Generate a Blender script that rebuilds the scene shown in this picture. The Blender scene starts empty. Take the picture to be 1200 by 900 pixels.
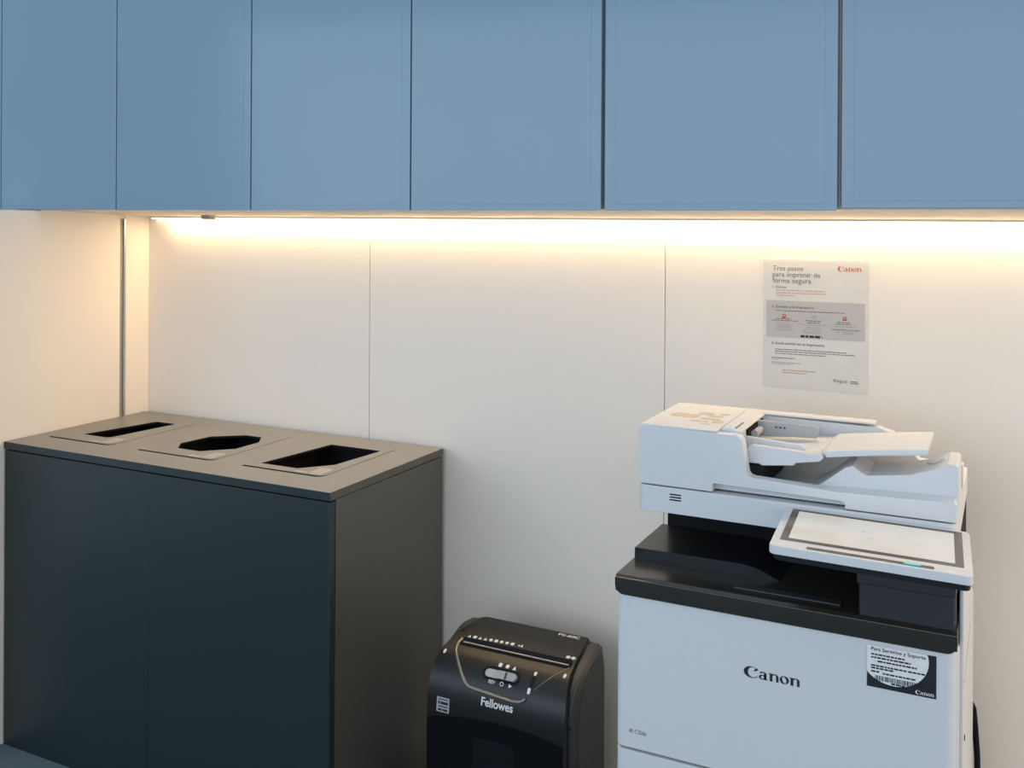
import bpy, bmesh, math, random
from mathutils import Vector, Matrix
random.seed(7)
SC = bpy.context.scene
COL = SC.collection

# ------------------------------------------------------------------ camera
cam_d = bpy.data.cameras.new('camera')
cam = bpy.data.objects.new('camera', cam_d); COL.objects.link(cam)
F_PX, PY0 = 1166.24, 260.12
yaw, pitch, roll = -0.4656, -0.0013, 0.0057
fw = Vector((math.sin(yaw)*math.cos(pitch), math.cos(yaw)*math.cos(pitch), math.sin(pitch)))
r0 = Vector((math.cos(yaw), -math.sin(yaw), 0)); u0 = r0.cross(fw)
rt = r0*math.cos(roll) + u0*math.sin(roll)
up = -r0*math.sin(roll) + u0*math.cos(roll)
M = Matrix((rt, up, -fw)).transposed().to_4x4()
M.translation = Vector((2.4657, -2.3238, 1.4415))
cam.matrix_world = M
cam_d.sensor_width = 36.0
cam_d.lens = F_PX/1200*36
cam_d.shift_y = (PY0-450)/1200
cam_d.clip_start = 0.05
SC.camera = cam

# ------------------------------------------------------------------ light and exposure
SC.view_settings.view_transform = 'Standard'
SC.view_settings.look = 'None'
SC.view_settings.gamma = 1
SC.view_settings.use_curve_mapping = False
SC.view_settings.exposure = 0.0
w = bpy.data.worlds.new('daylight'); SC.world = w; w.use_nodes = True
w.node_tree.nodes['Background'].inputs[0].default_value = (0.69, 0.83, 1.0, 1)
w.node_tree.nodes['Background'].inputs[1].default_value = 0.90

def area(name, loc, target, sx, sy, power, color):
    d = bpy.data.lights.new(name, 'AREA'); d.shape = 'RECTANGLE'; d.size = sx; d.size_y = sy
    d.energy = power; d.color = color
    o = bpy.data.objects.new(name, d); COL.objects.link(o)
    o.location = loc
    o.rotation_euler = (Vector(target)-Vector(loc)).to_track_quat('-Z', 'Y').to_euler()
    return o
area('window_daylight', (0.3, -4.6, 1.9), (1.2, 0, 0.9), 5.6, 1.8, 62, (0.72, 0.86, 1.0))
area('led_light', (2.19, -0.0085, 1.4395), (2.19, -0.0085, 0.0), 4.18, 0.010, 13.5, (1.0, 0.73, 0.41))
area('warm_fill', (4.5, -1.0, 1.3), (0.9, -0.25, 0.75), 1.3, 1.4, 19, (1.0, 0.74, 0.45))  # unseen warm fill, added to brighten the bin side and left wall

# ------------------------------------------------------------------ materials
def mk(name, col, rough=0.5, metal=0.0, spec=0.5, coat=0.0, emit=None, es=0.0, var=0.03, nscale=40.0, bump=0.0):
    m = bpy.data.materials.new(name); m.use_nodes = True
    nt = m.node_tree; b = nt.nodes['Principled BSDF']
    b.inputs['Roughness'].default_value = rough
    b.inputs['Metallic'].default_value = metal
    b.inputs['Specular IOR Level'].default_value = spec
    b.inputs['Coat Weight'].default_value = coat
    b.inputs['Coat Roughness'].default_value = 0.08
    tc = nt.nodes.new('ShaderNodeTexCoord')
    nz = nt.nodes.new('ShaderNodeTexNoise'); nz.inputs['Scale'].default_value = nscale
    nz.inputs['Detail'].default_value = 3
    nt.links.new(tc.outputs['Object'], nz.inputs['Vector'])
    rp = nt.nodes.new('ShaderNodeValToRGB')
    c = Vector(col)
    lo = [max(0, x*(1-var)) for x in c]; hi = [min(1, x*(1+var)) for x in c]
    rp.color_ramp.elements[0].color = (*lo, 1); rp.color_ramp.elements[1].color = (*hi, 1)
    rp.color_ramp.elements[0].position = .3; rp.color_ramp.elements[1].position = .7
    nt.links.new(nz.outputs['Fac'], rp.inputs['Fac'])
    nt.links.new(rp.outputs['Color'], b.inputs['Base Color'])
    if bump:
        bp = nt.nodes.new('ShaderNodeBump'); bp.inputs['Strength'].default_value = bump
        bp.inputs['Distance'].default_value = 0.002
        nt.links.new(nz.outputs['Fac'], bp.inputs['Height'])
        nt.links.new(bp.outputs['Normal'], b.inputs['Normal'])
    if emit:
        b.inputs['Emission Color'].default_value = (*emit, 1)
        b.inputs['Emission Strength'].default_value = es
    return m

MAT = dict(
    wall=mk('warm white wall laminate', (0.91, 0.81, 0.70), 0.42, var=0.01, nscale=3),
    joint=mk('panel joint grey', (0.30, 0.29, 0.27), 0.6),  # grey of the panel joints and the sensor ring
    alu=mk('brushed aluminium', (0.55, 0.54, 0.52), 0.35, metal=1.0),
    floor=mk('slate blue carpet', (0.10, 0.135, 0.15), 0.95, var=0.4, nscale=300, bump=0.5),
    blue=mk('pale blue gloss door', (0.160, 0.255, 0.335), 0.24, spec=0.5, coat=0.3, var=0.02, nscale=2),
    carcass=mk('cream cabinet board', (0.78, 0.72, 0.62), 0.5, var=0.01),
    led=mk('lit diffuser', (1, 0.95, 0.85), 0.5, emit=(1.0, 0.86, 0.60), es=3.0),
    side=mk('charcoal sheet lit side', (0.066, 0.064, 0.056), 0.40, spec=0.6, var=0.03, nscale=4),  # bin sheet on the side, painted lighter for the light falling there
    dark=mk('charcoal sheet shaded front', (0.010, 0.021, 0.023), 0.40, spec=0.5, var=0.03, nscale=4),  # same bin sheet on the front, its shade put into the colour
    littop=mk('charcoal sheet lit top', (0.21, 0.20, 0.185), 0.40, spec=0.6, var=0.03, nscale=6),  # same bin sheet on top, strip light and reflection painted in
    black=mk('matt black', (0.006, 0.006, 0.007), 0.7, spec=0.2),
    binlabel=mk('worn clear label', (0.42, 0.40, 0.37), 0.4),
    label=mk('pale paper label', (0.78, 0.77, 0.75), 0.5),
    white=mk('printer white plastic', (0.64, 0.645, 0.65), 0.40, var=0.01, nscale=60),
    grey=mk('printer grey plastic', (0.40, 0.40, 0.40), 0.45),
    pblack=mk('printer black gloss plastic', (0.010, 0.011, 0.013), 0.30, spec=0.45),
    plip=mk('printer black gloss lip with brown reflection', (0.024, 0.021, 0.017), 0.22, spec=0.6),  # black lip, a brown reflection put into its base colour
    pdark=mk('printer dark grey plastic', (0.022, 0.024, 0.030), 0.45),
    glass=mk('black screen glass', (0.13, 0.105, 0.085), 0.15),  # black glass, brown reflection put into the base colour
    screen=mk('screen with painted reflection', (0.42, 0.40, 0.37), 0.12, emit=(1.0, 0.90, 0.76), es=0.34, var=0.05, nscale=9),  # glow and cream tone paint the lit wall's reflection on a dim screen
    icon=mk('screen icon', (0.62, 0.60, 0.57), 0.2, emit=(1, 0.97, 0.92), es=0.10),
    teal=mk('teal status light', (0.0, 0.5, 0.6), 0.3, emit=(0.05, 0.75, 0.85), es=0.25),
    ink=mk('black ink', (0.012, 0.012, 0.016), 0.45),
    inkgrey=mk('grey ink', (0.17, 0.155, 0.14), 0.6),
    inkfaint=mk('faint grey ink', (0.36, 0.33, 0.30), 0.6),
    inkred=mk('red ink', (0.62, 0.07, 0.045), 0.5),
    inkorange=mk('orange ink', (0.60, 0.33, 0.20), 0.5),
    paper=mk('laminated white paper', (0.76, 0.705, 0.63), 0.30, var=0.03, nscale=14),
    film=mk('clear laminate edge', (0.78, 0.73, 0.66), 0.22),
    band=mk('printed grey band', (0.55, 0.50, 0.45), 0.32, var=0.03, nscale=14),
    sblack=mk('shredder satin black', (0.006, 0.006, 0.0058), 0.38, spec=0.42),
    sshell=mk('shredder matt charcoal', (0.045, 0.044, 0.040), 0.5),
    ssteel=mk('shredder steel lip', (0.45, 0.42, 0.38), 0.3, metal=1.0),
    sridge=mk('shredder satin ridge', (0.22, 0.19, 0.16), 0.30, metal=0.6),
    silver=mk('silver print', (0.72, 0.70, 0.66), 0.4),
    slot=mk('slot blue black', (0.006, 0.011, 0.016), 0.8, spec=0.1),
    sbin=mk('shredder bin black', (0.003, 0.0035, 0.0045), 0.30, spec=0.22),
    window=mk('smoked window', (0.006, 0.007, 0.009), 0.25, spec=0.3),
)

# ------------------------------------------------------------------ helpers
class MB:
    """collects shapes in world coordinates, then links them as one mesh object"""
    def __init__(self): self.bm = bmesh.new()
    def _merge(self, b):
        me = bpy.data.meshes.new('tmp'); b.to_mesh(me); b.free()
        self.bm.from_mesh(me); bpy.data.meshes.remove(me)
    def box(self, x0, x1, y0, y1, z0, z1, bev=0.0, seg=2, rz=0.0):
        b = bmesh.new(); bmesh.ops.create_cube(b, size=1)
        c = Vector(((x0+x1)/2, (y0+y1)/2, (z0+z1)/2))
        for v in b.verts:
            v.co = Vector((v.co.x*abs(x1-x0), v.co.y*abs(y1-y0), v.co.z*abs(z1-z0)))
        if bev: bmesh.ops.bevel(b, geom=b.edges[:], offset=bev, segments=seg, profile=0.5, affect='EDGES')
        R = Matrix.Rotation(rz, 3, 'Z')
        for v in b.verts: v.co = R @ v.co + c
        self._merge(b); return self
    def prism(self, poly, axis, a, b_, bev=0.0, seg=2):
        """poly: 2D outline. axis 'x': (y,z) 'y': (x,z) 'z': (x,y)"""
        def p3(p, t):
            return {'x': (t, p[0], p[1]), 'y': (p[0], t, p[1]), 'z': (p[0], p[1], t)}[axis]
        b = bmesh.new()
        v0 = [b.verts.new(p3(p, a)) for p in poly]; v1 = [b.verts.new(p3(p, b_)) for p in poly]
        n = len(poly)
        f0 = b.faces.new(v0); f1 = b.faces.new(v1[::-1])
        for i in range(n):
            b.faces.new((v0[i], v1[i], v1[(i+1) % n], v0[(i+1) % n]))
        bmesh.ops.recalc_face_normals(b, faces=b.faces[:])
        if bev:
            bmesh.ops.bevel(b, geom=b.edges[:], offset=bev, segments=seg, profile=0.5, affect='EDGES', clamp_overlap=True)
        bmesh.ops.triangulate(b, faces=[f for f in b.faces if len(f.verts) > 4])
        self._merge(b); return self
    def plate(self, outer, holes, z0, z1):
        """horizontal plate with holes"""
        b = bmesh.new()
        edges = []
        for loop in [outer]+holes:
            vs = [b.verts.new((p[0], p[1], z1)) for p in loop]
            for i in range(len(vs)): edges.append(b.edges.new((vs[i], vs[(i+1) % len(vs)])))
        res = bmesh.ops.triangle_fill(b, use_beauty=True, use_dissolve=False, edges=edges)
        faces = [g for g in res['geom'] if isinstance(g, bmesh.types.BMFace)]
        ex = bmesh.ops.extrude_face_region(b, geom=faces, use_keep_orig=True)
        for v in [g for g in ex['geom'] if isinstance(g, bmesh.types.BMVert)]: v.co.z = z0
        bmesh.ops.recalc_face_normals(b, faces=b.faces[:])
        self._merge(b); return self
    def tube(self, pts, rad, n=10):
        b = bmesh.new(); rings = []
        pts = [Vector(p) for p in pts]
        for i, p in enumerate(pts):
            t = (pts[min(i+1, len(pts)-1)]-pts[max(i-1, 0)]).normalized()
            a = t.orthogonal().normalized() if i == 0 else (prev - t*prev.dot(t)).normalized()
            prev = a; c = t.cross(a)
            rr = rad[i] if isinstance(rad, (list, tuple)) else rad
            rings.append([b.verts.new(p+(a*math.cos(2*math.pi*k/n)+c*math.sin(2*math.pi*k/n))*rr) for k in range(n)])
        for i in range(len(rings)-1):
            for k in range(n):
                b.faces.new((rings[i][k], rings[i][(k+1) % n], rings[i+1][(k+1) % n], rings[i+1][k]))
        b.faces.new(rings[0][::-1]); b.faces.new(rings[-1])
        bmesh.ops.recalc_face_normals(b, faces=b.faces[:])
        self._merge(b); return self
    def cyl(self, c, axis, r, h, n=28, r2=None):
        c = Vector(c); ax = Vector(axis).normalized()
        return self.tube([c-ax*h/2, c+ax*h/2], [r, r if r2 is None else r2], n)
    def quadstrip(self, A, B):
        """surface between two equally long 3D point rows"""
        b = bmesh.new()
        va = [b.verts.new(p) for p in A]; vb = [b.verts.new(p) for p in B]
        for i in range(len(A)-1): b.faces.new((va[i], va[i+1], vb[i+1], vb[i]))
        self._merge(b); return self
    def poly3(self, pts):
        b = bmesh.new(); f = b.faces.new([b.verts.new(p) for p in pts])
        bmesh.ops.triangulate(b, faces=[f])
        self._merge(b); return self
    def solid(self, fn, polys, d):
        """polys in 2D, fn(u,v,h)->3D, given thickness d"""
        for poly in polys:
            b = bmesh.new()
            top = [b.verts.new(fn(p[0], p[1], d)) for p in poly]
            bot = [b.verts.new(fn(p[0], p[1], 0)) for p in poly]
            n = len(poly); b.faces.new(top)
            for i in range(n): b.faces.new((top[i], bot[i], bot[(i+1) % n], top[(i+1) % n]))
            bmesh.ops.recalc_face_normals(b, faces=b.faces[:])
            bmesh.ops.triangulate(b, faces=[f for f in b.faces if len(f.verts) > 4])
            self._merge(b)
        return self
    def build(self, name, mat, parent=None, smooth=True, label=None, kind=None):
        org = root_loc(parent)
        for v in self.bm.verts: v.co -= org
        me = bpy.data.meshes.new(name); self.bm.to_mesh(me); self.bm.free()
        me.materials.append(mat)
        if smooth:
            me.shade_smooth(); me.set_sharp_from_angle(angle=math.radians(38))
        o = bpy.data.objects.new(name, me); COL.objects.link(o)
        if smooth:
            md = o.modifiers.new('weighted normals', 'WEIGHTED_NORMAL'); md.keep_sharp = True; md.weight = 100
        if parent: o.parent = parent
        if label: o['label'] = label
        if kind: o['kind'] = kind
        return o
def root_loc(p):
    v = Vector((0, 0, 0))
    while p is not None:
        v += p.location; p = p.parent
    return v
def thing(name, loc, label, cat, group=None):
    o = bpy.data.objects.new(name, None); COL.objects.link(o)
    o.location = loc; o.empty_display_size = 0.05
    o['label'] = label; o['category'] = cat
    if group: o['group'] = group
    return o
def rrect(x0, y0, x1, y1, r, n=5):
    out = []
    for cx, cy, a0 in ((x1-r, y1-r, 0), (x0+r, y1-r, 90), (x0+r, y0+r, 180), (x1-r, y0+r, 270)):
        for k in range(n+1):
            a = math.radians(a0+90*k/n); out.append((cx+r*math.cos(a), cy+r*math.sin(a)))
    return out
def plane_fn(o, ru, rv):
    o, ru, rv = Vector(o), Vector(ru), Vector(rv); n = ru.cross(rv).normalized()
    return lambda u, v, h: o + ru*u + rv*v + n*h
def text_mesh(body, bold=0.0, shear=0.0, spacing=1.0):
    cu = bpy.data.curves.new('t', 'FONT'); cu.body = body; cu.size = 1; cu.offset = bold; cu.shear = shear
    cu.space_character = spacing; cu.resolution_u = 4
    o = bpy.data.objects.new('t', cu); COL.objects.link(o)
    dg = bpy.context.evaluated_depsgraph_get()
    me = bpy.data.meshes.new_from_object(o.evaluated_get(dg))
    bpy.data.objects.remove(o); bpy.data.curves.remove(cu)
    return me
def add_text(mb, body, fn, u0, v0, u1, v1, bold=0.0, h=0.0003, shear=0.0, spacing=1.0):
    """flat lettering fitted to the box u0..u1 (along), v0..v1 (up) of the surface fn"""
    me = text_mesh(body, bold, shear, spacing)
    xs = [v.co.x for v in me.vertices]; ys = [v.co.y for v in me.vertices]
    ax, bx, ay, by = min(xs), max(xs), min(ys), max(ys)
    for v in me.vertices:
        u = u0+(v.co.x-ax)/(bx-ax)*(u1-u0); q = v0+(v.co.y-ay)/(by-ay)*(v1-v0)
        v.co = fn(u, q, h)
    mb.bm.from_mesh(me); bpy.data.meshes.remove(me)
def ring(cx, cy, rx, ry, ix, iy, jx=0, jy=0, a0=0, a1=360, n=28, tilt=0):
    """list of quads of a crescent between two ellipses"""
    out = []
    def P(a, x, y, ox, oy, t):
        px, py = x*math.cos(a), y*math.sin(a)
        return (cx+ox+px*math.cos(t)-py*math.sin(t), cy+oy+px*math.sin(t)+py*math.cos(t))
    for k in range(n):
        p = math.radians(a0+(a1-a0)*k/n); q = math.radians(a0+(a1-a0)*(k+1)/n)
        out.append([P(p, rx, ry, 0, 0, 0), P(q, rx, ry, 0, 0, 0), P(q, ix, iy, jx, jy, tilt), P(p, ix, iy, jx, jy, tilt)])
    return out
def canon_polys():
    """serif word mark, about 5.45 wide, capital 1.42 high"""
    R = lambda x0, y0, x1, y1: [(x0, y0), (x1, y0), (x1, y1), (x0, y1)]
    P = []
    P += ring(.78, .66, .78, .74, .50, .66, .14, .02, 42, 322, 36)           # C
    P += [[(1.24, 1.22), (1.42, 1.04), (1.12, .82), (1.02, .95)], [(1.30, 1.20), (1.47, .98), (1.36, 1.28)]]
    def n_(x):
        q = [R(x, 0, x+.27, .98), [(x-.10, .90), (x, .86), (x, .98), (x-.10, .98)]]
        q += ring(x+.50, .64, .37, .36, .13, .27, 0, 0, 0, 150, 14)
        q += [R(x+.63, 0, x+.87, .66)]
        return q
    def a_(x):
        q = ring(x+.36, .29, .36, .30, .16, .20, .02, 0, 0, 360, 24)
        q += [R(x+.52, 0, x+.78, .70)]
        q += ring(x+.42, .68, .36, .32, .12, .24, 0, 0, 0, 165, 14)
        q += [[(x+.74, 0), (x+.92, 0), (x+.92, .08), (x+.74, .12)]]
        return q
    P += a_(1.52); P += n_(2.62)
    P += ring(4.06, .49, .45, .51, .20, .42, 0, 0, 0, 360, 30, tilt=math.radians(14))
    P += n_(4.68)
    return P, 5.55, 1.40
def add_canon(mb, fn, u0, v0, wid, hgt, h=0.0003):
    P, W, H = canon_polys()
    f2 = lambda u, v, d: fn(u0+u/W*wid, v0+v/H*hgt, h)
    for poly in P: mb.poly3([f2(p[0], p[1], 0) for p in poly])
def dashes(mb, fn, u0, u1, v, t, words=None, h=0.0003, mn=0.012, mx=0.05, gap=0.006):
    """a line of print too fine to read: short word-long strokes"""
    u = u0
    while u < u1-1e-6:
        e = min(u1, u+random.uniform(mn, mx))
        mb.poly3([fn(u, v, h), fn(e, v, h), fn(e, v+t, h), fn(u, v+t, h)])
        u = e+gap

# ------------------------------------------------------------------ setting
def struct(mb, name, mat): return mb.build(name, mat, None, True, None, 'structure')
struct(MB().box(-1.4, 4.6, -5.6, 0.12, -0.06, 0.0), 'floor', MAT['floor'])
# back wall: laminate panels with fine vertical joints
sb = [0.0, 0.851, 1.7146, 2.5775, 3.44, 4.3]
mb = MB()
mb.box(-0.7, 4.3, 0.012, 0.12, 0.0, 2.75)
for i in range(len(sb)-1):
    g0 = 0.0 if i == 0 else 0.0009
    mb.box(sb[i]+g0, sb[i+1]-0.0009, 0.0, 0.014, 0.0, 2.75, 0.0006, 1)
struct(mb, 'wall_back', MAT['wall'])
mb = MB()
for s in sb[1:-1]: mb.box(s-0.0012, s+0.0012, 0.004, 0.013, 0.0, 2.75)
struct(mb, 'trim_1', MAT['joint'])
# left partition, just under the cabinets: two panels and an edge profile between them
HL = 1.4445
mb = MB()
zw = lambda y: 1.4473+0.018*(-y/0.397)
mb.prism([(0, 0), (0, zw(0)), (-0.396, zw(-0.396)), (-0.396, 1.4628), (-0.66, 1.4628), (-0.66, 0)], 'x', -0.10, -0.004)
mb.prism([(0, 0), (0, zw(0)), (-0.094, zw(-0.094)), (-0.094, 0)], 'x', -0.006, 0.0)
mb.prism([(-0.1165, 0), (-0.1165, zw(-0.1165)), (-0.396, zw(-0.396)), (-0.396, 1.4628), (-0.66, 1.4628), (-0.66, 0)], 'x', -0.006, 0.0)
struct(mb, 'wall_left', MAT['wall'])
mb = MB().box(-0.005, 0.0035, -0.104, -0.0965, 0.0, HL-0.004, 0.001, 1)
struct(mb, 'trim_2', MAT['alu'])
mb = MB().box(-0.006, -0.001, -0.1165, -0.105, 0.0, HL-0.004)
struct(mb, 'trim_3', MAT['joint'])

# ------------------------------------------------------------------ wall cabinets
DW, DX0, DZ = 0.465, -0.14406, 1.4633
lab = ['pale blue wall cabinet above the left side wall panel, left of the glowing strip',
       'pale blue wall cabinet above the left half of the waste station, second from left',
       'pale blue wall cabinet above the right half of the waste station',
       'pale blue wall cabinet above the empty wall and black shredder',
       'pale blue wall cabinet above the printer, between the two wide dark gaps',
       'pale blue wall cabinet at the right end, hung slightly higher than its neighbours',
       'edge of a pale blue wall cabinet cut off at the left border of the photo']
for i in range(-1, 6):
    x0, x1 = DX0+i*DW, DX0+(i+1)*DW
    root = thing('wall_cabinet', (x0+DW/2, -0.20, 1.45), lab[i], 'cabinet', 'row of blue wall cabinets')
    z = DZ + (0.0045 if i == 5 else 0.0015 if i <= 0 else 0.0)
    gl = 0.0042 if i in (4, 5) else 0.0016
    gr = 0.0042 if i in (3, ) else 0.0030 if i == 4 else 0.0016
    zt = 2.12
    # carcass: underside falls very slightly to the wall
    MB().prism([(-0.397, 1.4655), (0.0, 1.4475), (0.0, zt), (-0.397, zt)], 'x', x0+0.0004, x1-0.0004, 0.0006, 1).build('carcass', MAT['carcass'], root, label='cream cabinet body and underside')
    d = MB()
    b = bmesh.new()
    # door: panel whose face has a thin flat border and a shallow step to the main field
    xa, xb, ya, yb = x0+gl, x1-gr, -0.4185, -0.399
    d.box(xa, xb, ya, yb, z, zt, 0.0012, 2)
    dr = d.build('door', MAT['blue'], root, label='pale blue glossy door')
    b.free()
    bd = 0.022
    MB().prism(rrect(xa+bd, z+0.013, xb-bd, zt-bd, 0.001, 1), 'y', ya-0.0004, ya+0.001, 0.0003, 1).build('door_panel', MAT['blue'], dr)

# LED strip in the corner of wall and underside
root = thing('led_strip', (2.0, -0.014, 1.445), 'long glowing warm white light strip along the wall under the blue cabinets', 'light')
MB().prism([(-0.0005, 1.4490), (-0.026, 1.4502), (-0.026, 1.4440), (-0.0005, 1.4440)], 'x', 0.03, 4.28, 0.0005, 1).build('housing', MAT['carcass'], root)
MB().prism([(-0.003, 1.4442), (-0.0235, 1.4442), (-0.021, 1.4408), (-0.0055, 1.4408)], 'x', 0.032, 4.278, 0.0008, 1).build('diffuser', MAT['led'], root, label='glowing white diffuser')
# small round sensor on the underside
root = thing('sensor', (0.345, -0.10, 1.452), 'small dark round sensor on the cabinet underside near the left corner', 'sensor')
MB().cyl((0.345, -0.10, 1.4475), (0, 0, 1), 0.021, 0.011, 32).build('sensor_ring', MAT['joint'], root)
MB().cyl((0.345, -0.10, 1.4415), (0, 0, 1), 0.019, 0.002, 32).build('lens', MAT['inkgrey'], root)

# ------------------------------------------------------------------ waste station
BX0, BX1, BY0, BY1, BT = 0.0035, 1.1027, -0.0165, -0.5120, 0.8288
root = thing('waste_station', (0.55, -0.26, 0.0), 'charcoal metal waste sorting station with three openings in its top', 'waste bin')
T0 = BT-0.019
lids = [(0.052, 0.294), (0.396, 0.6585), (0.754, 1.002)]
LY0, LY1 = -0.414, -0.094
def lid_outline(a, b, e=0.0):
    f = e*4.5
    pts = [(a+e*0.3, LY1-e*0.3), (a+e*0.3, LY0+f)]
    r = 0.020
    for k in range(6):
        t = math.radians(270+90*k/5); pts.append((b-e-r+r*math.cos(t), LY0+f+r+r*math.sin(t)))
    pts += [(b-e, LY1-e*0.3)]
    return pts
holes = [lid_outline(a, b) for a, b in lids]
MB().plate([(BX0, BY1), (BX1, BY1), (BX1, BY0), (BX0, BY0)], holes, T0+0.001, BT).build('top_panel', MAT['littop'], root, smooth=False)
mb = MB()
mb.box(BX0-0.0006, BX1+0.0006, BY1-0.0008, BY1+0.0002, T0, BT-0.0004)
mb.build('edge_tone', MAT['dark'], root, smooth=False, label='dark strip for the shaded front edge of the top')  # strip added to paint the shaded front edge
MB().box(BX1-0.0002, BX1+0.0006, BY1, BY0, T0, BT-0.0004).build('edge_tone', MAT['side'], root, smooth=False)  # right edge strip in the painted lit side tone
mb = MB()
TH = 0.018
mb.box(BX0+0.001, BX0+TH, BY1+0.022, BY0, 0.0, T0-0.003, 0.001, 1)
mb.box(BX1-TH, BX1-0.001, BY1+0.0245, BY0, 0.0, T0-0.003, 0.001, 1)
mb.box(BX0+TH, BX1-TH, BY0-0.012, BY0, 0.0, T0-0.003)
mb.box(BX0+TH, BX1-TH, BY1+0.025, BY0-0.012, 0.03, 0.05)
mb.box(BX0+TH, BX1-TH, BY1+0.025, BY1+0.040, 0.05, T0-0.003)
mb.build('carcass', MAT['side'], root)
SX = 0.546
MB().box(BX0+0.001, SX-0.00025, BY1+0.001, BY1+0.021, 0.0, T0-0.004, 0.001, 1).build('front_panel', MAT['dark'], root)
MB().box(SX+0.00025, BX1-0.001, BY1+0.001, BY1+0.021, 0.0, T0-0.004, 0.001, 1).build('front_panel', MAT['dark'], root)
apert = [
    [(0.115, -0.346), (0.207, -0.346), (0.216, -0.338), (0.2395, -0.128), (0.2395, -0.120), (0.165, -0.120), (0.160, -0.130)],
    [(0.478, -0.349), (0.556, -0.349), (0.620, -0.283), (0.622, -0.194), (0.584, -0.140), (0.527, -0.140), (0.452, -0.200), (0.441, -0.300)],
    [(0.783, -0.372), (0.898, -0.372), (0.958, -0.300), (0.973, -0.140), (0.973, -0.121), (0.812, -0.121)]]
for (a, b), hole in zip(lids, apert):
    lid = MB().plate(lid_outline(a, b, 0.0022), [hole], BT-0.0004, BT+0.0003).build('lid', MAT['littop'], root, smooth=False)
    MB().plate(lid_outline(a, b, 0.0022), [hole], BT-0.006, BT-0.0004).build('gap_shade', MAT['black'], lid, smooth=False)  # black plate added to paint the shade in the gap round the lid
    # pale recycling label at the lid's front right corner
    fn = plane_fn((b-0.052, LY0+0.016, BT+0.0006), (1, 0.06, 0), (-0.03, 1, 0))
    s = MB(); s.solid(fn, [rrect(0.0, 0.0, 0.036, 0.056, 0.003)], 0.0003)
    s.poly3([fn(-0.042, 0.000, 0.0003), fn(-0.006, 0.000, 0.0003), fn(-0.006, 0.012, 0.0003), fn(-0.042, 0.012, 0.0003)])
    st = s.build('sticker', MAT['binlabel'], lid, smooth=False, label='pale printed sticker')
    q = MB()
    for k in range(3): q.poly3([fn(0.006, 0.008+k*0.015, 0.0006), fn(0.030, 0.008+k*0.015, 0.0006), fn(0.030, 0.013+k*0.015, 0.0006), fn(0.006, 0.013+k*0.015, 0.0006)])
    q.build('print', MAT['inkfaint'], lid, smooth=False)
    xm0, xm1 = min(p[0] for p in hole)-0.02, max(p[0] for p in hole)+0.02
    mb = MB()
    for (c0, c1, d0, d1) in ((xm0, xm0+.003, -.40, -.10), (xm1-.003, xm1, -.40, -.10), (xm0, xm1, -.40, -.397), (xm0, xm1, -.103, -.10)):
        mb.box(c0, c1, d0, d1, 0.055, BT-0.006)
    mb.box(xm0, xm1, -.40, -.10, 0.052, 0.06)
    mb.build('inner_bin', MAT['black'], root, smooth=False)

# ------------------------------------------------------------------ shredder
PROF = [(-.18, .475), (-.22, .469), (-.26, .460), (-.30, .4475), (-.325, .436), (-.345, .420), (-.358, .402), (-.367, .380), (-.372, .355), (-.375, .32), (-.376, .05)]
cum = [0.0]
for i in range(1, len(PROF)): cum.append(cum[-1]+math.hypot(PROF[i][0]-PROF[i-1][0], PROF[i][1]-PROF[i-1][1]))
def psm(s):
    """smooth point on the shredder's top-to-front curve (Catmull-Rom)"""
    s = max(0.0, min(cum[-1], s)); i = 0
    while i < len(cum)-2 and s > cum[i+1]: i += 1
    t = (s-cum[i])/(cum[i+1]-cum[i])
    if i >= len(PROF)-2:
        a, b = PROF[i], PROF[i+1]; return (a[0]+(b[0]-a[0])*t, a[1]+(b[1]-a[1])*t)
    p0, p1, p2, p3 = PROF[max(0, i-1)], PROF[i], PROF[i+1], PROF[min(len(PROF)-1, i+2)]
    if i+2 == len(PROF)-1: p3 = (2*p2[0]-p1[0], 2*p2[1]-p1[1])
    return tuple(0.5*((2*p1[k])+(-p0[k]+p2[k])*t+(2*p0[k]-5*p1[k]+4*p2[k]-p3[k])*t*t+(-p0[k]+3*p1[k]-3*p2[k]+p3[k])*t**3) for k in (0, 1))
def sfn(x, s, h=0.0):
    y, z = psm(s); a = psm(s-0.003); b = psm(s+0.003)
    ty, tz = b[0]-a[0], b[1]-a[1]; L = math.hypot(ty, tz) or 1
    return Vector((x, y+tz/L*h, z-ty/L*h))
tfn = lambda u, v, h: sfn(u, -v, h)       # for lettering: v counts down the curve
def lerp_tab(tab, s):
    for (a, va), (b, vb) in zip(tab, tab[1:]):
        if s <= b: return va+(vb-va)*max(0, (s-a)/(b-a))
    return tab[-1][1]
LEFT = [(0, 1.331), (.02, 1.316), (.07, 1.293), (.13, 1.281), (.20, 1.276), (.56, 1.275)]
RIGHT = [(0, 1.588), (.01, 1.593), (.07, 1.5995), (.14, 1.604), (.21, 1.616), (.56, 1.618)]
root = thing('paper_shredder', (1.45, -0.27, 0.0), 'black paper shredder with curved glossy top standing against the wall between waste station and printer', 'shredder')
NS = 64
S = [cum[-1]*(k/NS)**1.0 for k in range(NS+1)]
mb = MB()
slot0, slot1, SXa, SXb = 0.088, 0.113, 1.318, 1.592
rows = []
for s in S:
    a, b = lerp_tab(LEFT, s), lerp_tab(RIGHT, s)
    rows.append([sfn(a+(b-a)*k/24, s) for k in range(25)])
bb = bmesh.new()
V = [[bb.verts.new(p) for p in r] for r in rows]
for i in range(NS):
    for k in range(24): bb.faces.new((V[i][k], V[i][k+1], V[i+1][k+1], V[i+1][k]))
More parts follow.
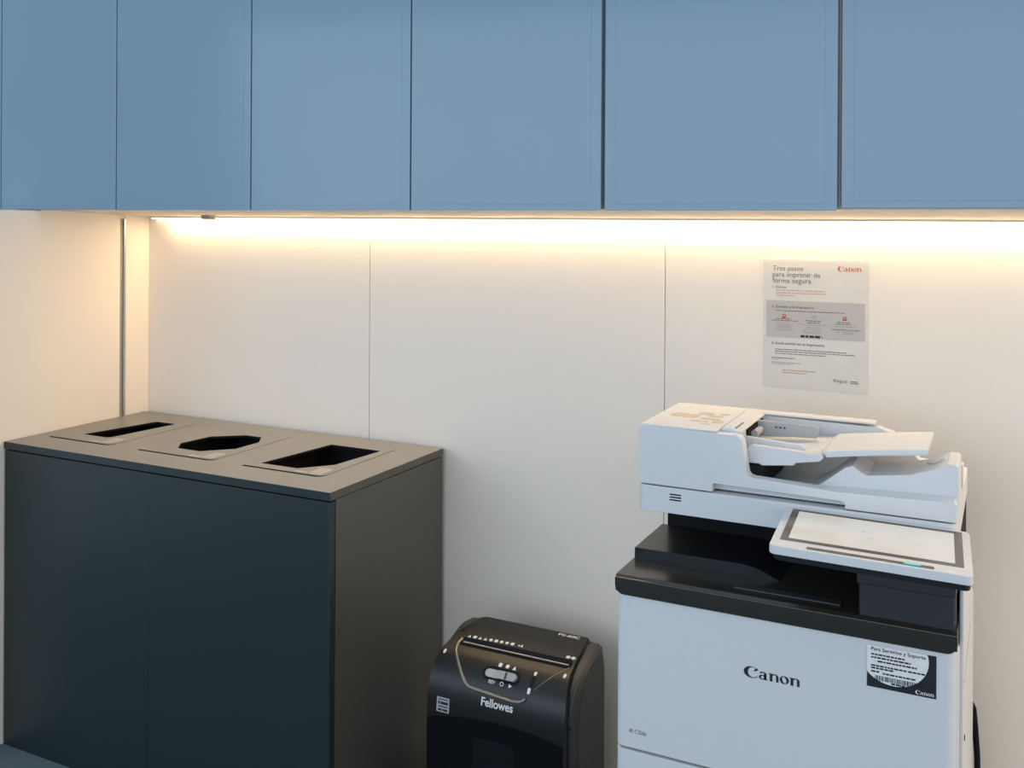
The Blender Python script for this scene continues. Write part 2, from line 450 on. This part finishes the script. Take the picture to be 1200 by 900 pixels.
# sides, rear and underside close the body
lb = [bb.verts.new((r[0].x, -0.18 if i else -0.18, r[0].z)) for i, r in enumerate(rows)]
rb = [bb.verts.new((r[-1].x, -0.18, r[-1].z)) for i, r in enumerate(rows)]
for i in range(NS):
    bb.faces.new((V[i][0], V[i+1][0], lb[i+1], lb[i])) if i else bb.faces.new((V[0][0], V[1][0], lb[1]))
    bb.faces.new((V[i][24], rb[i], rb[i+1], V[i+1][24])) if i else bb.faces.new((V[0][24], rb[1], V[1][24]))
for i in range(1, NS): bb.faces.new((lb[i], lb[i+1], rb[i+1], rb[i]))
bb.faces.new((lb[1], rb[1])+tuple(V[0][k] for k in range(24, -1, -1)))
bmesh.ops.delete(bb, geom=[v for v in bb.verts if not v.link_faces], context='VERTS')
bmesh.ops.recalc_face_normals(bb, faces=bb.faces[:])
mb._merge(bb)
mb.build('body', MAT['sblack'], root)
# side shells, bulging past the body; the right one is the one in sight
for sx in (1, -1):
    if sx == 1: xin, xo, zt_ = 1.585, 1.632, 0.456
    else: xin, xo, zt_ = 1.31, 1.266, 0.44
    top = [(-.150, .36), (-.150, .415), (-.165, .462), (-.20, .466), (-.255, .452), (-.300, .436), (-.330, .418), (-.349, .390), (-.356, .34), (-.352, .05), (-.150, .05)]
    inn = [bp for bp in top]
    sh = MB(); b = bmesh.new()
    v0 = [b.verts.new((xin, p[0], p[1])) for p in top]
    xm = xin+(xo-xin)*0.72
    v1 = [b.verts.new((xm, p[0]*0.985, p[1]-0.002)) for p in top]
    cy, cz_ = -.25, .25
    v2 = [b.verts.new((xo, cy+(p[0]-cy)*0.74, (cz_+(p[1]-cz_)*0.93) if p[1] > .06 else p[1])) for p in top]
    n = len(top)
    for A, B in ((v0, v1), (v1, v2)):
        for i in range(n): b.faces.new((A[i], A[(i+1) % n], B[(i+1) % n], B[i]))
    b.faces.new(v2); b.faces.new(v0[::-1])
    bmesh.ops.recalc_face_normals(b, faces=b.faces[:])
    bmesh.ops.bevel(b, geom=[e for e in b.edges if len(e.link_faces) == 2 and e.calc_face_angle(0) > 0.5], offset=0.004, segments=2, affect='EDGES')
    sh._merge(b); shell = sh.build('side_shell', MAT['sshell'], root)
    if sx == 1:
        # seam between cutter head and bin
        MB().box(1.6175, 1.6212, -0.352, -0.300, 0.345, 0.3475).build('seam', MAT['black'], shell)
# pull-out bin with smoked window and castors below
bn = MB().prism([(1.2765, 0.055), (1.6165, 0.055), (1.6165, 0.316), (1.585, 0.324), (1.54, 0.3300), (1.49, 0.3325), (1.44, 0.3325), (1.38, 0.3290), (1.335, 0.3220), (1.30, 0.314), (1.2765, 0.306)], 'y', -0.3775, -0.3665, 0.0006, 1).build('pull_out_bin', MAT['sbin'], root, label='glossy black pull-out bin')
MB().prism(rrect(1.395, 0.10, 1.50, 0.290, 0.012), 'y', -0.3782, -0.3765, 0.0003, 1).build('window', MAT['window'], bn, label='smoked dark window')
for cx in (1.31, 1.585):
    for cy in (-0.345, -0.20):
        MB().cyl((cx, cy, 0.024), (1, 0, 0), 0.0235, 0.018).cyl((cx, cy, 0.046), (0, 0, 1), 0.010, 0.014).build('castor', MAT['black'], root)
# paper slot: dark trough and steel lip
def patch(x0, x1, s0, s1, h, nx=2, ns=6, skew=0.0):
    m = MB()
    for j in range(ns):
        a, b = s0+(s1-s0)*j/ns, s0+(s1-s0)*(j+1)/ns
        m.quadstrip([sfn(x0+(x1-x0)*k/nx, a, h) for k in range(nx+1)], [sfn(x0+(x1-x0)*k/nx, b, h) for k in range(nx+1)])
    return m
m = MB()
def loop_solid(m, pts, h):
    b = bmesh.new()
    t = [b.verts.new(sfn(p[0], p[1], h)) for p in pts]; q = [b.verts.new(sfn(p[0], p[1], -0.002)) for p in pts]
    n = len(pts); b.faces.new(t)
    for i in range(n): b.faces.new((t[i], q[i], q[(i+1) % n], t[(i+1) % n]))
    bmesh.ops.recalc_face_normals(b, faces=b.faces[:]); bmesh.ops.triangulate(b, faces=[f for f in b.faces if len(f.verts) > 4])
    m._merge(b)
loop_solid(m, rrect(1.312, 0.092, 1.596, 0.118, 0.010), 0.0008)
sl = m.build('paper_slot', MAT['slot'], root, label='dark recessed paper slot')
m = MB(); m.tube([sfn(1.322+0.268*k/12, 0.1085, 0.0012) for k in range(13)], 0.0016, 8); m.build('slot_lip', MAT['sridge'], sl, label='steel lip of the slot')
m = MB(); m.tube([sfn(1.322+0.268*k/12, 0.1140, 0.0012) for k in range(13)], 0.0019, 8); m.build('slot_opening', MAT['black'], sl)
# U shaped ridge round the controls
pts = [(1.314, 0.100), (1.311, 0.112), (1.313, 0.125), (1.320, 0.143), (1.334, 0.163), (1.352, 0.186), (1.367, 0.203), (1.378, 0.2105), (1.395, 0.2125), (1.44, 0.2155), (1.49, 0.2185), (1.506, 0.217), (1.514, 0.213), (1.520, 0.207)]
sp = []
for (a, b) in zip(pts, pts[1:]):
    for k in range(3): sp.append((a[0]+(b[0]-a[0])*k/3, a[1]+(b[1]-a[1])*k/3))
sp.append(pts[-1])
m = MB(); m.tube([sfn(p[0], p[1], 0.0005) for p in sp], [0.0040]*len(sp), 10)
m.build('console_ridge', MAT['sridge'], root, label='satin bronze ridge round the controls')
m = MB(); m.tube([sfn(1.535+0.06*k/8, 0.186-0.071*k/8, 0.0) for k in range(9)], [0.0004+0.0014*k/8 for k in range(9)], 8); m.build('console_ridge', MAT['sridge'], root)
# slide switch
m = MB(); loop_solid(m, rrect(1.4030, 0.1565, 1.4965, 0.1865, 0.0145, 7), 0.0008); sw = m.build('switch_recess', MAT['black'], root)
m = MB(); loop_solid(m, rrect(1.410, 0.163, 1.4895, 0.181, 0.0088, 7), 0.0014); m.build('switch_track', MAT['grey'], sw)
m = MB(); loop_solid(m, rrect(1.437, 0.164, 1.4885, 0.181, 0.0083, 7), 0.006); m.build('switch_knob', MAT['ssteel'], sw, label='silver grey slide knob')
m = MB(); loop_solid(m, [(1.4605, 0.166), (1.4645, 0.166), (1.4645, 0.180), (1.4605, 0.180)], 0.0075); m.build('knob_rib', MAT['sshell'], sw)
# level indicator
m = MB(); loop_solid(m, rrect(1.5225, 0.158, 1.5305, 0.182, 0.0035, 5), 0.001); ind = m.build('indicator', MAT['black'], root)
m = MB(); loop_solid(m, rrect(1.5235, 0.146, 1.5300, 0.156, 0.003, 5), 0.001); m.build('indicator_mark', MAT['silver'], ind); m = MB(); loop_solid(m, rrect(1.5205, 0.184, 1.5275, 0.197, 0.003, 5), 0.001); m.build('indicator_mark', MAT['silver'], ind)
# lettering and pictograms
m = MB(); add_text(m, 'Fellowes', tfn, 1.414, -0.2425, 1.493, -0.2235, 0.022, 0.0008); m.build('lettering', MAT['silver'], root, smooth=False)
m = MB(); add_text(m, 'PS-60C', tfn, 1.523, -0.0185, 1.576, -0.0085, 0.02, 0.0008); m.build('lettering', MAT['silver'], root, smooth=False)
def pic(x, s, w_, h_, k):
    m = MB()
    if k % 3 == 0: loop_solid(m, [(x, s+h_), (x+w_/2, s), (x+w_, s+h_)], 0.0006)
    elif k % 3 == 1: loop_solid(m, rrect(x, s, x+w_, s+h_, w_*0.2, 3), 0.0006)
    else: loop_solid(m, rrect(x, s, x+w_, s+h_, w_*0.49, 5), 0.0006)
    m.build('pictogram', MAT['silver'], root, smooth=False)
for k in range(9): pic(1.322+k*0.0138, 0.0822-0.0006*k, 0.0085, 0.0085, [0, 1, 0, 0, 2, 1, 2, 2, 1][k])
pic(1.452, 0.0805, 0.004, 0.004, 1); pic(1.4575, 0.0765, 0.007, 0.0085, 0)
pic(1.5730, 0.0800, 0.011, 0.009, 2); pic(1.5855, 0.0800, 0.011, 0.009, 2)
for k, x in enumerate((1.434, 1.452, 1.470)): pic(x, 0.144, 0.0085, 0.010, [1, 2, 0][k])
m = MB()
add_text(m, 'REV', tfn, 1.424, -0.1935, 1.440, -0.1860, 0.02, 0.0008); m.build('switch_mark', MAT['silver'], root, smooth=False); m = MB()
for q in ring(1.4565, 0.1895, 0.0048, 0.0048, 0.0032, 0.0032, n=14): m.poly3([sfn(p[0], p[1], 0.0008) for p in q])
m.build('switch_mark', MAT['silver'], root, smooth=False); m = MB()
m.poly3([sfn(1.474, 0.1855, .0008), sfn(1.4825, 0.190, .0008), sfn(1.474, 0.1945, .0008)])
m.build('switch_mark', MAT['silver'], root, smooth=False)
m = MB(); loop_solid(m, [(1.301, 0.246), (1.3335, 0.246), (1.3335, 0.278), (1.301, 0.278)], 0.0006); stk = m.build('sticker', MAT['grey'], root, smooth=False, label='small grey square rating sticker')
m = MB()
for (a, b, c, d_) in ((1.305, .249, 1.330, .2515), (1.305, .2545, 1.309, .262), (1.311, .2555, 1.3305, .2615), (1.305, .265, 1.330, .2675), (1.305, .271, 1.3145, .2755), (1.3165, .271, 1.330, .2755)):
    m.poly3([sfn(a, b, .0009), sfn(c, b, .0009), sfn(c, d_, .0009), sfn(a, d_, .0009)])
m.build('print', MAT['ink'], stk, smooth=False)
for x, s in ((1.2915, 0.146), (1.5935, 0.140)):
    m = MB(); loop_solid(m, rrect(x-0.003, s-0.006, x+0.003, s+0.006, 0.0028, 5), 0.0014); m.build('corner_button', MAT['silver'], root)

# ------------------------------------------------------------------ printer
PF = -0.625
root = thing('printer', (2.11, -0.36, 0.0), 'large white and black office multifunction printer standing by the wall at the right', 'printer')
# main body
MB().box(1.834, 2.395, -0.600, -0.10, 0.035, 0.770, 0.008, 3).build('body', MAT['white'], root)
fn_ = lambda z0, z1: rrect(1.828, PF, 2.3915, PF+0.05, 0.016, 6)
MB().prism(rrect(1.828, PF, 2.3915, PF+0.034, 0.014, 6), 'z', 0.4935, 0.7715, 0.0015, 2).build('front_door', MAT['white'], root)
for z0, z1 in ((0.270, 0.4885), (0.045, 0.265)):
    dw = MB().prism(rrect(1.828, PF, 2.3915, PF+0.034, 0.014, 6), 'z', z0, z1, 0.0015, 2).build('paper_drawer', MAT['white'], root)
    MB().prism(rrect(1.98, z1-0.075, 2.24, z1-0.035, 0.012), 'y', PF-0.0015, PF+0.006, 0.002, 1).build('drawer_handle', MAT['grey'], dw, label='grey recessed drawer handle')
MB().box(1.845, 2.38, -0.585, -0.12, 0.0, 0.045, 0.004, 1).build('plinth', MAT['pdark'], root)
# right side cover with seams
rs = MB().prism([(-0.578, 0.05), (-0.105, 0.05), (-0.105, 0.70), (-0.36, 0.80), (-0.50, 0.872), (-0.578, 0.872)], 'x', 2.394, 2.4005, 0.002, 2).build('side_cover', MAT['white'], root)
MB().box(2.400, 2.4012, -0.560, -0.30, 0.700, 0.7025).build('seam', MAT['grey'], rs)
MB().cyl((2.4008, -0.535, 0.60), (1, 0, 0), 0.0045, 0.002, 16).build('screw_cap', MAT['ink'], rs)
# black front lip
def lip_outline(z0, z1, r=0.017, n=6):
    p = [(2.394, z1), (1.826, z1)]
    for k in range(n+1):
        t = math.radians(180+90*k/n); p.append((1.826+r+r*math.cos(t), z0+r+r*math.sin(t)))
    for k in range(n+1):
        t = math.radians(270+90*k/n); p.append((2.394-r+r*math.cos(t), z0+r+r*math.sin(t)))
    return p
mb = MB().prism(lip_outline(0.7675, 0.7985), 'y', PF-0.0035, PF+0.006, 0.0018, 2)
mb.prism([(PF-0.0035, 0.797), (PF+0.004, 0.8025), (-0.355, 0.8015), (-0.355, 0.7725), (PF-0.001, 0.7725)], 'x', 1.8265, 2.3935, 0.0012, 2)
mb.build('front_lip', MAT['plip'], root, label='black glossy lip above the front door')
MB().box(2.035, 2.215, -0.598, -0.575, 0.8015, 0.8055, 0.002, 2).build('lip_tab', MAT['pdark'], root, label='dark grey tab on the lip')
# output tray
tr = [(1.828, 0.8005), (1.828, 0.8225), (2.028, 0.8225), (2.050, 0.8205), (2.075, 0.813), (2.105, 0.8010)]
MB().prism(tr, 'y', -0.528, -0.362, 0.0012, 1).build('output_tray', MAT['pblack'], root, label='black output tray')
mb = MB().box(1.8395, 2.386, -0.362, -0.105, 0.765, 0.905, 0.002, 1)
mb.build('output_cavity', MAT['black'], root)
# tower under the control panel
tw = MB().box(2.243, 2.3905, -0.604, -0.362, 0.8005, 0.8575, 0.004, 2).build('panel_tower', MAT['pblack'], root)
MB().prism(rrect(2.247, 0.790, 2.3885, 0.8560, 0.002, 2), 'y', -0.6165, -0.6035, 0.0012, 1).build('tower_cover', MAT['pdark'], tw, label='dark grey cover plate')
MB().box(2.245, 2.392, -0.640, -0.45, 0.860, 0.888, 0.003, 2).build('hinge_cover', MAT['pdark'], tw)
MB().prism([(-0.69, 0.914), (-0.60, 0.902), (-0.50, 0.893), (-0.45, 0.886), (-0.640, 0.886)], 'x', 2.25, 2.385, 0.001, 1).build('panel_arm', MAT['pblack'], tw)
# control panel, almost level
cp_o = Vector((2.1290, -0.7555, 0.9345)); ex = Vector((0.2905, 0.0, -0.0030)); ey = Vector((-0.0125, 0.2020, 0.0072))
exn, eyn = ex.normalized(), ey.normalized()
cfn = plane_fn(cp_o, exn, eyn)
LX, LY = ex.length, ey.length
def slab(m, x0, y0, x1, y1, h0, h1, r, bev=0.0):
    b = bmesh.new(); P_ = rrect(x0, y0, x1, y1, r, 6)
    t = [b.verts.new(cfn(p[0], p[1], h1)) for p in P_]; q = [b.verts.new(cfn(p[0], p[1], h0)) for p in P_]
    n = len(P_); b.faces.new(t); b.faces.new(q[::-1])
    for i in range(n): b.faces.new((t[i], q[i], q[(i+1) % n], t[(i+1) % n]))
    bmesh.ops.recalc_face_normals(b, faces=b.faces[:])
    if bev: bmesh.ops.bevel(b, geom=b.edges[:], offset=bev, segments=2, affect='EDGES', clamp_overlap=True)
    m._merge(b); return m
cp = slab(MB(), 0, 0, LX, LY, -0.0100, 0.0035, 0.009, 0.0016).build('control_panel', MAT['white'], root, label='white framed touch control panel')
slab(MB(), 0.006, 0.005, LX-0.003, LY-0.01, -0.0205, -0.0100, 0.010, 0.002).build('panel_back', MAT['pblack'], cp)
slab(MB(), 0.0125, 0.0325, LX-0.0115, LY-0.0085, 0.003, 0.0040, 0.002).build('screen_glass', MAT['glass'], cp, label='dark brown screen border')
slab(MB(), 0.0245, 0.0445, LX-0.0235, LY-0.0205, 0.0035, 0.0044, 0.0006).build('screen', MAT['screen'], cp, label='pale screen with painted reflection')
for (a, b, r_) in ((.045, .085, .0035), (.100, .105, .003), (.132, .125, .0038), (.145, .095, .004), (.19, .128, .0035), (.215, .10, .003)):
    slab(MB(), a-r_, b-r_*1.3, a+r_, b+r_*1.3, 0.0042, 0.0047, r_*0.8).build('screen_icon', MAT['icon'], cp)
slab(MB(), 0.056, 0.0075, LX-0.052, 0.0175, 0.0030, 0.0040, 0.002).build('status_bar', MAT['pdark'], cp, label='dark status bar')
slab(MB(), LX-0.094, 0.0100, LX-0.070, 0.0148, 0.0040, 0.0046, 0.002).build('status_light', MAT['teal'], cp, label='glowing teal status light')
# scanner
SY = -0.55
sc_ = MB().prism(rrect(1.843, SY, 2.3885, -0.115, 0.012, 5), 'z', 0.9025, 0.9500, 0.0015, 2).build('scanner_base', MAT['white'], root)
m = MB()
for k in range(3): m.box(1.9035, 1.9255, SY-0.0006, SY+0.003, 0.9270+k*0.0050, 0.9294+k*0.0050, 0.0004, 1)
m.build('vent', MAT['black'], sc_)
MB().box(1.852, 2.38, SY+0.0275, -0.13, 0.949, 0.9535).build('lid_gap', MAT['black'], sc_)
# document feeder: front plate, left block, rear wall, floor
front = [(1.8435, 0.9525), (1.9835, 0.9525), (1.9835, 0.9655), (1.9865, 0.9678), (2.206, 0.9650), (2.2135, 0.9610), (2.2135, 0.9525), (2.3885, 0.9525),
         (2.3885, 0.9815), (2.384, 0.9855), (2.300, 0.9820), (2.200, 0.9800), (2.056, 0.9860), (2.0490, 0.9885), (2.0455, 0.9940), (2.0370, 1.050), (2.0330, 1.0560), (2.0250, 1.0590), (1.850, 1.0605), (1.8435, 1.0570)]
feeder = MB()
feeder.prism(front, 'y', SY, SY+0.026, 0.0012, 2)
feeder.box(1.8435, 2.0250, SY+0.024, -0.300, 0.9530, 1.0600, 0.002, 2)
feeder.box(2.02, 2.3885, SY+0.024, -0.300, 0.9530, 0.9590)
feeder.prism([(2.03, 0.954), (2.3885, 0.954), (2.3885, 0.9850), (2.30, 0.9822), (2.20, 0.9795), (2.15, 0.970), (2.03, 0.962)], 'y', SY+0.024, -0.500)
feeder.box(1.98, 2.2135, SY+0.0225, SY+0.03, 0.9530, 0.97)
feeder.prism([(1.90, 0.955), (2.3885, 0.955), (2.3885, 1.000), (2.315, 1.000), (2.268, 1.046), (2.240, 1.054), (1.90, 1.060)], 'y', -0.330, -0.304, 0.0012, 1)
feeder = feeder.build('document_feeder', MAT['white'], root)
MB().box(1.86, 2.236, -0.333, -0.298, 1.0585, 1.0625, 0.0015, 1).build('rear_ridge', MAT['white'], feeder)
# top cover with pictograms, tilted lip toward the slot
tc_ = MB().box(1.8455, 1.990, -0.546, -0.304, 1.0595, 1.0632, 0.0015, 2).build('top_cover', MAT['white'], feeder)
MB().prism([(1.992, 1.0600), (2.030, 1.0585), (2.030, 1.0610), (2.008, 1.0660), (1.992, 1.0640)], 'y', -0.525, -0.335, 0.001, 1).build('release_latch', MAT['white'], feeder)
MB().box(2.012, 2.018, -0.515, -0.455, 1.0630, 1.0646).build('latch_slot', MAT['inkgrey'], feeder)
tan = mk('pale tan print', (0.52, 0.44, 0.34), 0.5)
tf = plane_fn((1.87, -0.50, 1.0634), (1, 0, 0), (0, 1, 0))
for (a, b, c, d_) in ((.0, .05, .055, .085), (.045, .09, .075, .115), (.062, .045, .10, .062), (.070, .075, .098, .09), (.05, .02, .085, .03), (.085, .10, .105, .115), (.09, .02, .112, .045), (.075, .0, .095, .003)):
    m = MB(); m.solid(tf, [rrect(a, b, c, d_, min(c-a, d_-b)*0.3, 3)], 0.0003); m.build('pictogram', tan, tc_, smooth=False, label='faint tan pictogram')
# black box painting the shade under the tray; feed slot in the right face
MB().box(2.0240, 2.0700, -0.523, -0.335, 0.9600, 1.0020, 0.004, 2).build('exit_shade', MAT['black'], feeder)
MB().box(2.0245, 2.029, -0.470, -0.345, 1.036, 1.0545).build('feed_slot', MAT['black'], feeder)
m = MB(); m.cyl((2.035, -0.42, 1.043), (0, 1, 0), 0.007, 0.05, 20); m.build('feed_roller', MAT['grey'], feeder, label='grey feed roller')
# input tray
MB().prism([(2.026, 1.022), (2.164, 1.0325), (2.178, 1.0390), (2.178, 1.0300), (2.120, 1.0180), (2.026, 1.010)], 'y', -0.500, -0.345, 0.001, 1).build('feed_ramp', MAT['white'], feeder)
m = MB(); b = bmesh.new()
outl = [(2.172, 1.0395), (2.20, 1.0440), (2.28, 1.0535), (2.3405, 1.0605)]
lo = [(2.3405, 1.0500), (2.28, 1.0435), (2.215, 1.0345), (2.176, 1.0285)]
m.prism(outl+lo, 'y', -0.515, -0.352, 0.0018, 2)
it = m.build('input_tray', MAT['white'], feeder, label='raised cream input tray')
MB().prism([(2.038, 1.0300), (2.140, 1.0350), (2.1430, 1.0535), (2.137, 1.0565), (2.030, 1.0590), (2.026, 1.0560), (2.026, 1.030)], 'y', -0.392, -0.384, 0.0012, 1).build('paper_guide', MAT['grey'], feeder, label='grey rear paper guide')
m = MB()
for k in range(3): m.box(2.062+k*0.008, 2.066+k*0.008, -0.3932, -0.391, 1.0475-k*0.0001, 1.0500)
m.build('guide_marks', MAT['ink'], feeder)
MB().prism([(2.026, 1.018), (2.130, 1.0245), (2.1350, 1.034), (2.128, 1.0395), (2.026, 1.0460)], 'y', -0.487, -0.478, 0.0012, 1).build('paper_guide', MAT['white'], feeder)
MB().prism([(2.037, 1.0040), (2.060, 1.0045), (2.064, 1.0015), (2.121, 1.0080), (2.124, 1.0130), (2.166, 1.0200), (2.172, 1.0275), (2.168, 1.0325), (2.048, 1.0370), (2.041, 1.0345), (2.037, 1.0280)], 'y', -0.516, -0.500, 0.0014, 1).build('tray_bracket', MAT['white'], feeder)
# output bed with a ridge and a rising end stop
bed = [(2.040, 0.955), (2.3885, 0.955), (2.3885, 1.033), (2.3850, 1.0375), (2.3720, 1.0370), (2.3500, 1.0255), (2.3100, 1.0120), (2.2440, 1.0030), (2.2330, 1.0070), (2.2195, 1.0175), (2.2080, 1.0130), (2.1680, 0.9800), (2.1500, 0.9700), (2.0400, 0.9600)]
MB().prism(bed, 'y', -0.506, -0.400, 0.0010, 1).build('output_bed', MAT['white'], feeder)
m = MB(); m.tube([(2.335, -0.44, 1.0225), (2.350, -0.455, 1.0285), (2.366, -0.46, 1.0385)], [0.002, 0.003, 0.002], 8); m.build('paper_stop', MAT['film'], feeder, label='small clear paper stop')
# lettering on the door
dfn = plane_fn((0, PF-0.0002, 0), (1, 0, 0), (0, 0, 1))
m = MB(); add_canon(m, dfn, 2.0605, 0.6665, 0.0930, 0.0185, 0.0003); m.build('lettering', MAT['ink'], root, smooth=False, label='black maker lettering on the front door')
m = MB(); add_text(m, 'iR C326i', dfn, 1.8545, 0.5215, 1.8860, 0.5285, 0.01, 0.0003); m.build('lettering', MAT['inkgrey'], root, smooth=False, label='small grey model lettering')
# service sticker
sx0, sx1, sz0, sz1 = 2.2600, 2.3635, 0.6925, 0.7600
stk = MB(); stk.solid(dfn, [[(sx0, sz0), (sx1, sz0), (sx1, sz1), (sx0, sz1)]], 0.0004)
stk = stk.build('service_sticker', MAT['ink'], root, smooth=False, label='black service sticker with a white circle')
d2 = lambda u, v, h: dfn(u, v, h+0.0002)
cxs, czs, rr_ = 2.3000, 0.7470, 0.0525
pts = []
for k in range(72):
    a = 2*math.pi*k/72; x = cxs+rr_*1.0*math.cos(a); z = czs+0.0470*math.sin(a)
    pts.append((max(sx0, min(sx1-0.001, x)), max(sz0+0.001, min(sz1, z))))
cl = []
for p in pts:
    if not cl or (abs(p[0]-cl[-1][0])+abs(p[1]-cl[-1][1])) > 1e-6: cl.append(p)
m = MB(); b = bmesh.new()
fc = b.faces.new([b.verts.new(d2(p[0], p[1], 0.0005)) for p in cl]); bmesh.ops.triangulate(b, faces=[fc]); m._merge(b)
m.build('white_disc', MAT['label'], stk, smooth=False)
d3 = lambda u, v, h: dfn(u, v, 0.0010)
m = MB()
add_text(m, 'Para Servicios y Soporte', d3, 2.2665, 0.7500, 2.3480, 0.7575, 0.012)
for (a, b_, z) in ((2.2665, 2.318, .7445), (2.2665, 2.326, .7395), (2.2760, 2.335, .7340), (2.2665, 2.320, .7265), (2.322, 2.347, .7265), (2.2665, 2.300, .7225), (2.2665, 2.280, .7170), (2.284, 2.333, .7155), (2.297, 2.318, .7015), (2.292, 2.322, .6965)):
    dashes(m, d3, a, b_, z, 0.0026, mn=0.003, mx=0.008, gap=0.0012)
x = 2.2725
while x < 2.345:
    wd = random.choice((.0006, .001, .0016)); m.poly3([d3(x, .7045, 0), d3(x+wd, .7045, 0), d3(x+wd, .7125, 0), d3(x, .7125, 0)]); x += wd+random.choice((.0006, .0011))
m.build('print', MAT['ink'], stk, smooth=False)
m = MB(); add_canon(m, d3, 2.3330, 0.6955, 0.0270, 0.0062); m.build('lettering', MAT['label'], stk, smooth=False)
# cable at the printer's back right
pts = [(2.390, -0.100, 0.48), (2.401, -0.092, 0.455), (2.404, -0.088, 0.42), (2.408, -0.083, 0.36), (2.411, -0.078, 0.24), (2.406, -0.072, 0.10), (2.40, -0.06, 0.012), (2.36, -0.05, 0.006), (2.28, -0.045, 0.006)]
MB().tube(pts, 0.006, 10).build('power_cord', MAT['black'], root, label='black power cord')

# ------------------------------------------------------------------ notice on the wall
PX0, PX1, PZ0, PZ1 = 1.9520, 2.1840, 1.0600, 1.3570
root = thing('wall_notice', (2.068, -0.001, 1.21), 'laminated white printing instructions sheet on the wall above the printer', 'notice')
pw, ph = PX1-PX0, PZ1-PZ0
nfn = lambda u, v, h: Vector((PX0+u*pw, -0.0016-h, PZ1-v*ph))        # u right, v down, both 0..1
qfn = lambda u, v, h: nfn(u, -v, h)                                     # lettering
m = MB(); m.prism(rrect(PX0, PZ0, PX1, PZ1, 0.004, 4), 'y', -0.0013, -0.0003); lam = m.build('laminate', MAT['film'], root, smooth=False, label='glossy laminate with a narrow clear margin')
m = MB(); m.solid(nfn, [[(0.022, 0.015), (0.978, 0.015), (0.978, 0.982), (0.022, 0.982)]], 0.0002); m.build('sheet', MAT['paper'], root, smooth=False)
m = MB(); m.solid(nfn, [[(0.030, 0.320), (0.966, 0.320), (0.966, 0.606), (0.030, 0.606)]], 0.0004); m.build('grey_band', MAT['band'], root, smooth=False)
m = MB()
for body, u0, u1, v0, v1 in (('Tres pasos', .090, .385, .053, .100), ('para imprimir de', .090, .548, .100, .149), ('forma segura', .090, .462, .146, .196)):
    m = MB(); add_text(m, body, qfn, u0, -v1, u1, -v0, 0.004, 0.0008); m.build('heading', MAT['inkgrey'], root, smooth=False)
m = MB(); add_text(m, '1. Activar', qfn, .090, -.226, .232, -.206, 0.006, 0.0008); m.build('step_title', MAT['inkgrey'], root, smooth=False)
m = MB(); add_text(m, '2. Envíalo a la impresora', qfn, .085, -.384, .490, -.358, 0.012, 0.0008); m.build('step_title', MAT['inkgrey'], root, smooth=False)
m = MB(); add_text(m, '3. Inicia sesión en la impresora', qfn, .083, -.668, .590, -.640, 0.012, 0.0008)
m.build('step_title', MAT['inkgrey'], root, smooth=False)
m = MB(); add_canon(m, qfn, .712, -.084, .215, .040, 0.0008); m.build('lettering', MAT['inkred'], root, smooth=False, label='red maker lettering')
for (u, v) in ((.205, .437), (.780, .437)):
    m = MB()
    for q in ring(u, v, .020, .014, .010, .007, n=12): m.poly3([nfn(p[0], p[1], .0008) for p in q])
    m.poly3([nfn(u-.02, v+.010, .0008), nfn(u+.02, v+.010, .0008), nfn(u+.02, v+.018, .0008), nfn(u-.02, v+.018, .0008)]); m.build('icon', MAT['inkred'], root, smooth=False, label='small red icon')
m = MB()
for (a, b, v) in ((.125, .595, .238), (.125, .600, .258), (.125, .310, .277)): m = MB(); dashes(m, nfn, a, b, v, .0065, h=.0008); m.build('print_line', MAT['inkorange'], root, smooth=False)
for (a, b, v) in ((.190, .510, .853), (.190, .430, .872)): m = MB(); dashes(m, nfn, a, b, v, .007, h=.0008); m.build('print_line', MAT['inkorange'], root, smooth=False)
m = MB()
for (a, b, v) in ((.125, .780, .396), (.13, .28, .458), (.085, .335, .472), (.41, .565, .465), (.425, .55, .480), (.71, .83, .466), (.69, .84, .480), (.66, .93, .522), (.12, .80, .695), (.12, .88, .711), (.12, .60, .728), (.085, .315, .762)):
    m = MB(); dashes(m, nfn, a, b, v, .006, h=.0008); m.build('print_line', MAT['inkgrey'], root, smooth=False)
m = MB()
for (a, b, v) in ((.13, .27, .497), (.14, .27, .511), (.13, .28, .524), (.12, .31, .538), (.14, .25, .551), (.38, .62, .497), (.42, .55, .516), (.40, .55, .530), (.39, .56, .545), (.38, .57, .558), (.68, .88, .498), (.70, .89, .538), (.76, .86, .550), (.085, .15, .775), (.085, .37, .797), (.085, .30, .809)):
    m = MB(); dashes(m, nfn, a, b, v, .005, h=.0008); m.build('print_line', MAT['inkfaint'], root, smooth=False)
m = MB()
for q in ring(.493, .440, .022, .013, .015, .009, n=12): m.poly3([nfn(p[0], p[1], .0008) for p in q])
m.build('icon', MAT['inkfaint'], root, smooth=False)
for u, v in ((.345, .490), (.632, .497)):
    m = MB(); m.poly3([nfn(u, v, .0008), nfn(u+.014, v+.005, .0008), nfn(u, v+.010, .0008)]); m.build('arrow', MAT['inkfaint'], root, smooth=False)
m = MB(); dashes(m, nfn, .365, .555, .580, .018, h=.0008, mn=.02, mx=.05, gap=.008); m.poly3([nfn(.565, .584, .0008), nfn(.578, .590, .0008), nfn(.565, .596, .0008)])
m.build('black_print', MAT['ink'], root, smooth=False)
m = MB(); add_text(m, 'Regus', qfn, .680, -.930, .805, -.898, 0.0, 0.0008)
dashes(m, nfn, .838, .900, .906, .008, h=.0008, mn=.01, mx=.02, gap=.004); dashes(m, nfn, .838, .912, .919, .008, h=.0008, mn=.01, mx=.02, gap=.004)
m.build('lettering', MAT['inkgrey'], root, smooth=False)
